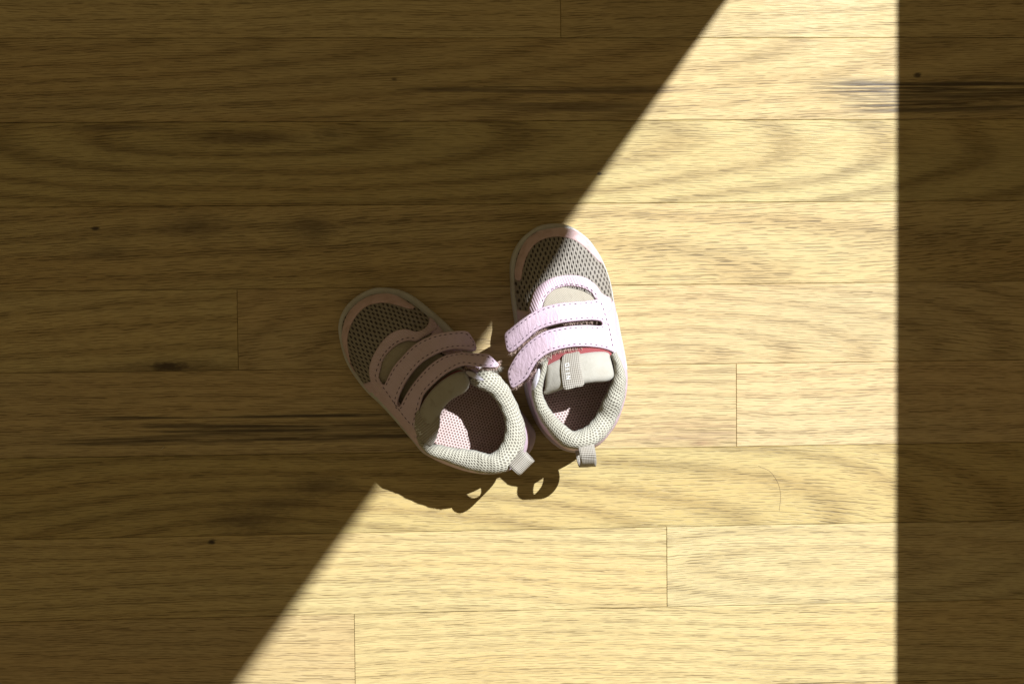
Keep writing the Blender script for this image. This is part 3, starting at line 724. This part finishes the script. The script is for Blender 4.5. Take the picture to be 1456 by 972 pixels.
RIGHT = dict(
    toe=(785, 320), heel=(832, 642), fz=(0, 1),
    label='sunlit pink toddler sneaker with toe in half shadow, right of the pair',
    sole=[(783, 318), (799, 318.5), (812, 322.5), (824, 330), (838, 342), (853, 364), (863, 387), (869, 408), (873, 432), (878, 455), (884, 485), (887, 511), (890, 529), (890.5, 545), (886, 572), (878, 597),
          (865, 617), (852, 631), (837, 638.5), (819, 642.5), (799, 638.5), (781, 626), (765, 606), (754, 583), (746, 556), (741.5, 530), (737, 500), (733.5, 472), (730, 448), (726.5, 423), (725, 393), (725.5, 372), (731, 355), (741.5, 339), (756, 327), (768, 320.6)],
    st=[((785, 325), (803, 409), 44), ((819, 330), (818, 410), 45), ((847, 359), (833, 415), 45), ((863, 393), (846, 425), 45), ((870, 430), (856, 447), 47), ((877, 470), (863, 475), 49),
        ((884, 508), (874, 508), 53), ((887, 540), (880, 535), 55), ((882, 572), (873, 571), 54), ((870, 602), (858, 598), 53), ((848, 628), (838, 618), 57), ((820, 636), (818, 625), 59),
        ((797, 630), (793, 612), 57), ((773, 606), (773, 590), 53), ((760, 577), (763, 566), 50), ((752, 547), (763, 545), 50), ((746, 512), (765, 510), 51), ((741, 480), (763, 478), 49),
        ((737, 447), (763, 450), 47), ((732.5, 416), (768, 430), 45), ((731.5, 384), (777, 418), 44.5), ((739, 355), (788, 411), 44), ((758, 334), (796, 409.5), 44)],
    toecap=[(738, 399), (733.5, 396), (732.5, 388), (734.5, 376), (738.5, 361.7), (746, 346), (758.5, 332.5), (776.4, 327), (797, 324.5), (808, 325), (821, 331), (836, 344), (848.5, 361), (856, 374),
            (852, 372), (840, 359.7), (822, 344.5), (805, 338), (788.7, 336.5), (772, 340.5), (758, 350), (748.6, 365.8), (743.5, 382), (741.4, 395)],
    eyestay=[(753, 446), (756, 427), (762, 411), (776.4, 399), (792.9, 393), (813.4, 391), (832, 394.8), (846.3, 405), (854.6, 416.5), (862, 421), (867, 424), (869, 432), (868, 441), (860, 446), (854, 438), (849, 428), (844, 421.5),
             (838, 414.5), (823.7, 408.5), (805, 407), (788.7, 411.5), (777.5, 421), (772, 432), (768, 446)],
    eye_st=[(770, 430), (775, 420), (787.5, 409), (805, 404), (824, 405.5), (839, 411.5), (846.5, 419), (850, 426)],
    sides=[(3.9, 7.3, 0.0, 0.97), (15.2, 18.3, 0.0, 0.96)], trims=[(4.3, 6.6, 0.16, 0.42)], counter=(7.0, 15.4),
    lens=[(772, 433), (777, 420), (788, 410), (805, 405), (824, 406.5), (839, 413), (847, 424), (856, 452), (862, 480), (866, 500), (840, 506), (800, 512), (772, 520), (768, 490), (767, 460)],
    lens_z=[(805, 405, 42.5), (772, 433, 43), (847, 424, 43), (810, 430, 45), (810, 455, 45.5), (768, 470, 43), (860, 470, 43), (815, 490, 49), (770, 515, 50), (866, 500, 50)],
    coral=[(776, 521), (779, 508), (800, 497), (826, 490), (850, 492), (868, 500), (867, 506), (850, 505), (826, 510), (804, 518), (790, 521)],
    coral_z=[(776, 521, 52), (779, 508, 52.5), (826, 490, 54.3), (868, 500, 51.5), (830, 508, 55.5), (804, 517, 54.5)],
    flap=[(779, 521), (784, 517), (801, 510), (825, 504.5), (852.6, 501.3), (864.6, 503.6), (867.4, 511.5), (872, 531), (870.5, 537.5), (863, 541.6), (843, 543.5), (826, 546), (806, 551), (788, 556.5), (774.5, 560), (776.5, 551), (777.6, 532)],
    flap_z=[(779, 521, 50.5), (801, 510, 52.5), (830, 504, 53.5), (864, 504, 50.5), (871, 535, 58), (845, 524, 60), (843, 543, 62), (810, 530, 59), (806, 551, 61), (778, 540, 51.5), (776, 558, 51.5)],
    flaps=[([(755.5, 555), (757, 545), (761, 533), (765.5, 524), (767.5, 527), (766, 538), (761.5, 550)], [(755, 555, 52), (765, 524, 56), (767, 530, 57), (761, 545, 57)])],
    fray=([(771, 520), (776, 513), (784, 510)], [(771, 520, 58), (784, 510, 57), (776, 525, 58)], (0.2, -1)),
    tag=tag_R, tab=tab_R,
    collar=[((876, 499), (866, 504), 51), ((883, 513), (870.5, 511), 57), ((888.5, 529), (873, 527), 60), ((890, 545), (868, 546), 61), ((886, 572), (857, 569.5), 60), ((876, 597), (848, 588), 55), ((862, 619), (838, 602), 58), ((844, 633), (828, 609), 60.5),
            ((821, 638), (814, 612), 61.5), ((799, 633), (798, 599), 60), ((781, 615), (786, 587), 57), ((765.5, 592), (776, 571), 54), ((758, 572), (772, 559), 52.5), ((756, 553), (772.5, 546), 53), ((764, 533), (777, 527), 54), ((770, 515), (780, 510), 53)],
    strap=[(850, 425.7), (834, 428), (813.4, 429.6), (793, 431.7), (772.3, 436.8), (755.8, 445), (739.4, 456), (722.5, 469.5), (718.3, 474), (718, 481), (720.5, 494), (723, 499.5), (727.5, 500.5), (737, 493.6), (749.5, 482.6), (760.4, 473), (774, 466), (796, 460), (816.8, 457), (837.4, 455.4), (849.7, 456), (854.5, 458),
           (855.5, 461), (852.5, 463.2), (837, 462.4), (816.8, 462.9), (796, 465.6), (777, 470.5), (766, 475.9), (755, 484), (741, 497.7), (729, 515), (723.5, 526), (723, 533), (725.5, 545), (728.5, 549.8), (733, 550), (748.9, 538), (756, 526.6), (765, 513), (780.6, 501.9), (803, 495), (825.8, 492.6), (848.5, 494), (864, 497.5), (872, 501), (873, 496), (868.5, 476), (863, 453), (857, 434), (854, 427)],
    strap_z=[(850, 426, 47.5), (812, 430, 51), (772, 437, 49.5), (740, 456, 45.5), (719, 476, 39.5), (724, 499, 39), (745, 485, 45.5), (775, 466, 51.5), (815, 460, 54.5), (862, 455, 49), (869, 478, 50.5), (872, 499, 52),
             (820, 478, 56), (826, 493, 57), (780, 490, 55), (756, 505, 51), (736, 515, 45.5), (725, 533, 41), (730, 549, 40.5), (750, 536, 47)],
    strap_st=[[(850, 429), (834, 431.4), (813.4, 433), (793, 435), (774, 440), (758, 448), (742, 459), (726, 471.5), (721.8, 476), (722, 482), (724.5, 493), (727, 496), (735.5, 490), (748, 479), (759, 469.5), (773, 462.3), (795.5, 456.5), (816.8, 453.5), (837.4, 452), (851, 452.4), (858.5, 457), (858.5, 463), (852.5, 466.8), (837, 466), (817, 466.5), (797, 469.2), (778.5, 474), (768, 479.4), (757.5, 487), (744, 500), (732.5, 516.5), (727, 527), (726.8, 533), (729, 543), (731.5, 546), (746, 535.5), (753, 524), (762, 510), (779, 498), (802, 491.3), (825.8, 489), (848.5, 490.5), (863, 494), (868, 497)], [(853.5, 430), (859, 447), (864, 464), (868, 482), (870.5, 496)]],
    fuzz=[([(722, 500), (728, 501), (737, 494), (750, 483), (762, 473), (776, 466.5)], 420, (0.5, 1)), ([(726, 548), (733, 551), (749, 539), (757, 527), (766, 513.5), (781, 502.5), (804, 496), (830, 493.5)], 620, (0.5, 1)), ([(800, 460), (830, 457), (850, 457)], 90, (0, 1))],
)
LEFT = dict(
    toe=(497, 428), heel=(738, 660), fz=(0.7, 0.7),
    label='shaded pink toddler sneaker turned to the left with sunlit cream collar, left of the pair',
    sole=[(526.5, 411), (540.4, 408.5), (565, 411), (586, 419.7), (607, 435.5), (628, 453), (645.4, 470.4), (666, 494), (690, 522), (714, 551), (736, 577), (753, 600), (761, 614), (759.5, 629), (753, 642), (742, 655), (727, 666), (708, 672), (688, 673), (668, 669), (642, 661), (616, 651), (600, 642), (588, 628), (573, 610.5), (556, 591), (539, 573), (521, 556),
          (503, 533), (490, 509), (482, 477.4), (482, 456.5), (491.5, 435.5), (509, 419.7)],
    st=[((500, 438), (552, 500), 44), ((526, 420), (560, 493), 44), ((555, 418), (568, 488), 44.5), ((580, 428), (577, 485), 45), ((600, 443), (587, 484), 45), ((616, 458), (600, 487), 46), ((632, 476), (617, 496), 47), ((653, 498), (638, 508), 49), ((679, 523), (662, 521), 50.5),
        ((706, 552), (690, 540), 51), ((730, 582), (713, 565), 50), ((746, 608), (733, 595), 53), ((747, 632), (736, 625), 57), ((733, 654), (725, 647), 59), ((706, 666), (702, 656), 58), ((675, 667), (670, 655), 55), ((641, 658), (637, 644), 52), ((611, 644), (610, 628), 50),
        ((591, 625), (598, 607), 51), ((576, 606), (582, 588), 50.5), ((559, 587), (567, 570), 49), ((541, 568), (552, 555), 47.5), ((522, 549), (541, 540), 46), ((504, 524), (537, 527), 45), ((490.5, 492), (540, 515), 44.5), ((487, 461), (545, 507), 44)],
    toecap=[(589, 437.6), (578.4, 429.5), (561, 420), (543.5, 418), (523.5, 422.5), (506, 434), (494.5, 448), (487.5, 470), (486.5, 487.4), (489, 505), (494.5, 519), (500, 531), (502, 527), (497, 508.4), (494, 484), (497.5, 466.5), (505.5, 450.7), (517, 438.5), (531, 432), (548.7, 430.5), (566, 434.3), (582, 439)],
    eyestay=[(533, 565), (531.5, 553), (526.5, 535), (525.5, 523), (527, 516), (531, 505), (541.7, 487.4), (557.4, 473), (575, 468), (592.4, 471.6), (603, 467.3), (609, 460), (610.8, 451), (614.5, 451.5), (621, 459.5), (622.5, 465.6), (616, 472), (604, 478.5), (593, 485), (578.4, 484.6), (562, 492), (546, 509.4), (541, 526), (539, 537), (545, 549), (541, 558)],
    eye_st=[(590, 482), (578, 480.5), (560, 488.5), (543, 507), (536.5, 527), (536, 538), (541, 546)],
    sides=[(5.3, 9.6, 0.0, 0.96), (18.0, 22.3, 0.0, 0.96)], trims=[(19.2, 21.8, 0.14, 0.4)], counter=(9.4, 18.2),
    lens=[(537, 540), (539, 525), (545, 508), (561, 491), (578, 483), (592, 483), (612, 494), (634, 508), (656, 522), (664, 536), (640, 540), (620, 552), (604, 572), (596, 592), (588, 596), (573, 575), (553, 553)],
    lens_z=[(537, 540, 43), (561, 491, 42.5), (592, 483, 43), (575, 510, 45), (600, 520, 46), (625, 540, 50), (656, 522, 50), (573, 575, 43.5), (610, 560, 50), (590, 596, 49)],
    coral=[(597, 588), (600, 572), (615, 551), (634, 535), (652, 526), (662, 531), (650, 535), (632, 545), (616, 562), (606, 580)],
    coral_z=[(597, 588, 51), (615, 551, 54.2), (634, 535, 54.3), (662, 531, 51.5), (632, 545, 55), (606, 580, 53)],
    flap=[(594, 600), (597, 584), (606, 566), (621, 548), (640, 534), (656, 528), (664.5, 535), (666.5, 547.6), (661, 557), (645, 565.5), (633.5, 576), (626.5, 588), (625, 602), (620, 624), (611, 629.5), (600, 622)],
    flap_z=[(594, 600, 49.5), (600, 578, 52.5), (625, 545, 54), (656, 529, 50.5), (666, 546, 51.5), (645, 550, 57), (645, 565, 57.5), (622, 568, 57.5), (627, 588, 57.5), (609, 595, 55.5), (600, 622, 50), (619, 624, 51.5)],
    flaps=[([(664, 527), (672, 528.5), (681, 534), (688, 540.5), (680, 540), (671, 536.5), (663, 531)], [(664, 528, 54), (688, 540, 57.5), (672, 538, 57), (680, 533, 57)])],
    fray=([(700, 525), (706, 524), (710, 521)], [(700, 525, 51), (710, 521, 51), (704, 515, 52)], (1, 0.3)),
    tag=tag_L, tab=tab_L,
    collar=[((694, 517), (664, 541), 50), ((710, 534), (680, 552), 51), ((724, 551), (695, 559), 51.5), ((738, 580), (708, 575), 53), ((747, 608), (717, 597), 55.5), ((746, 634), (717, 618), 58), ((737, 654), (710, 635), 60), ((720, 669), (697, 645), 61), ((700, 673), (680, 641), 59.5), ((678, 671), (664, 638), 57), ((654, 664), (645, 636), 55), ((631, 655), (626, 632), 53), ((610, 647), (609, 630), 52.5), ((597, 634), (602, 622), 52), ((592, 622), (600, 613), 51.5)],
    strap=[(541.5, 545), (547, 546.5), (549.5, 541.7), (560, 521.6), (575.7, 503.5), (587, 492), (600, 483.4), (614.4, 477), (628.8, 473), (643, 471), (657.6, 470), (664.8, 472), (670.6, 479), (676.5, 490), (676, 495.6), (670.6, 497.8), (657.6, 497), (643, 497), (628.8, 500), (614.4, 506.4), (600, 515.8), (588, 528), (577, 544), (569, 560), (566, 571), (566.5, 576.5), (569.5, 576.5),
           (572, 572), (577, 562), (588, 545), (603, 527), (614.4, 516.5), (628.8, 507.5), (643, 503.5), (657.6, 502.3), (672, 503.7), (689.3, 504), (696, 506), (707.5, 516.5), (708.5, 519.5), (703.7, 522.5), (686.4, 522), (672, 520), (657.6, 520), (643, 525.9), (628.8, 535), (614.4, 548), (603, 561), (597.5, 578), (592.5, 599.6), (589.5, 610), (584, 604.5), (574, 592.6), (562, 577), (551, 561)],
    strap_z=[(543, 547, 46.5), (562, 577, 49), (588, 607, 51.5), (560, 521, 49), (587, 493, 50.5), (615, 478, 49.5), (643, 472, 46.5), (664, 474, 41.5), (675, 494, 41), (643, 497, 49), (600, 517, 54.5), (577, 545, 53.5), (640, 512, 54), (672, 504, 52.5), (690, 505, 53), (707, 518, 52), (686, 521, 55), (657, 520, 56), (628, 535, 57.5), (603, 561, 57), (595, 590, 54)],
    strap_st=[[(550, 548), (553, 542), (563, 523.5), (578, 506), (589, 495), (601.5, 486.5), (615.5, 480.4), (629.5, 476.4), (643.5, 474.4), (657, 473.4), (662.5, 475), (667.5, 481), (672.5, 490.5), (670, 494.3), (657.6, 493.6), (642.5, 493.6), (627.8, 496.6), (612.6, 503), (598, 512.6), (585.5, 525.5), (574, 542), (565.5, 559), (562.5, 571), (564, 578.5), (570, 580), (575, 574), (580, 564), (590.5, 547), (605.5, 529.5), (616.5, 519.5), (630, 511), (643.5, 507), (657.6, 505.7), (672, 507.2), (688.5, 507.5), (694, 509), (703.5, 517.5), (702, 519), (686.4, 518.5), (672, 516.6), (657, 516.5), (641.5, 522.6), (626.8, 532), (612, 545), (600, 559), (594, 577), (589, 598), (587, 605)], [(545.5, 549), (555, 562), (564, 575), (575, 590), (585, 602)]],
    fuzz=[([(708, 521), (703, 523), (686, 522.8), (672, 521), (660, 520.5)], 260, (0.3, 1)), ([(709, 514), (709, 520), (704, 523)], 90, (1, 0.3)), ([(676, 496), (660, 498), (640, 498)], 60, (0, 1))],
)
build_shoe(RIGHT)
build_shoe(LEFT)

# ------------------------------------------------------------------ tiny loose fibres on the boards
LINT = NT('pale_lint').out((0.5, 0.42, 0.28), 0.8, 0.2); HAIR = NT('brown_hair').out((0.17, 0.11, 0.06), 0.5, 0.4)
def fibre(name, pts, r, mat, label, cat):
    C = [PX(x, y, r*1.2) for x, y in cat_open(pts, 8)]; v = []; f = []
    c0 = C[len(C)//2].copy(); c0.z = 0
    for i, p in enumerate(C):
        d = (C[min(i+1, len(C)-1)]-C[max(i-1, 0)]).normalized(); s_ = Vector((-d.y, d.x, 0)).normalized(); k = 0.4 if i in (0, len(C)-1) else 1.0
        for a in range(5):
            t = 2*math.pi*a/5; v.append(p-c0+s_*math.cos(t)*r*k+Vector((0, 0, math.sin(t)*r*k)))
    for i in range(len(C)-1):
        for a in range(5): f.append((i*5+a, i*5+(a+1) % 5, i*5+5+(a+1) % 5, i*5+5+a))
    f += [tuple(range(5)), tuple((len(C)-1)*5+a for a in range(5))]
    o = fix_normals(mesh_obj(name, v, f, mat)); o.location = c0; o['label'] = label; o['category'] = cat
fibre('lint_thread', [(228.5, 639), (231, 637), (233.5, 634)], 0.00030, LINT, 'tiny pale lint thread on the shaded board left of the shoes', 'thread')
fibre('loose_hair', [(1078, 662), (1095, 670), (1106, 686), (1110, 704), (1108, 726)], 0.00008, HAIR, 'fine curved hair on the sunlit board right of the shoes', 'hair')
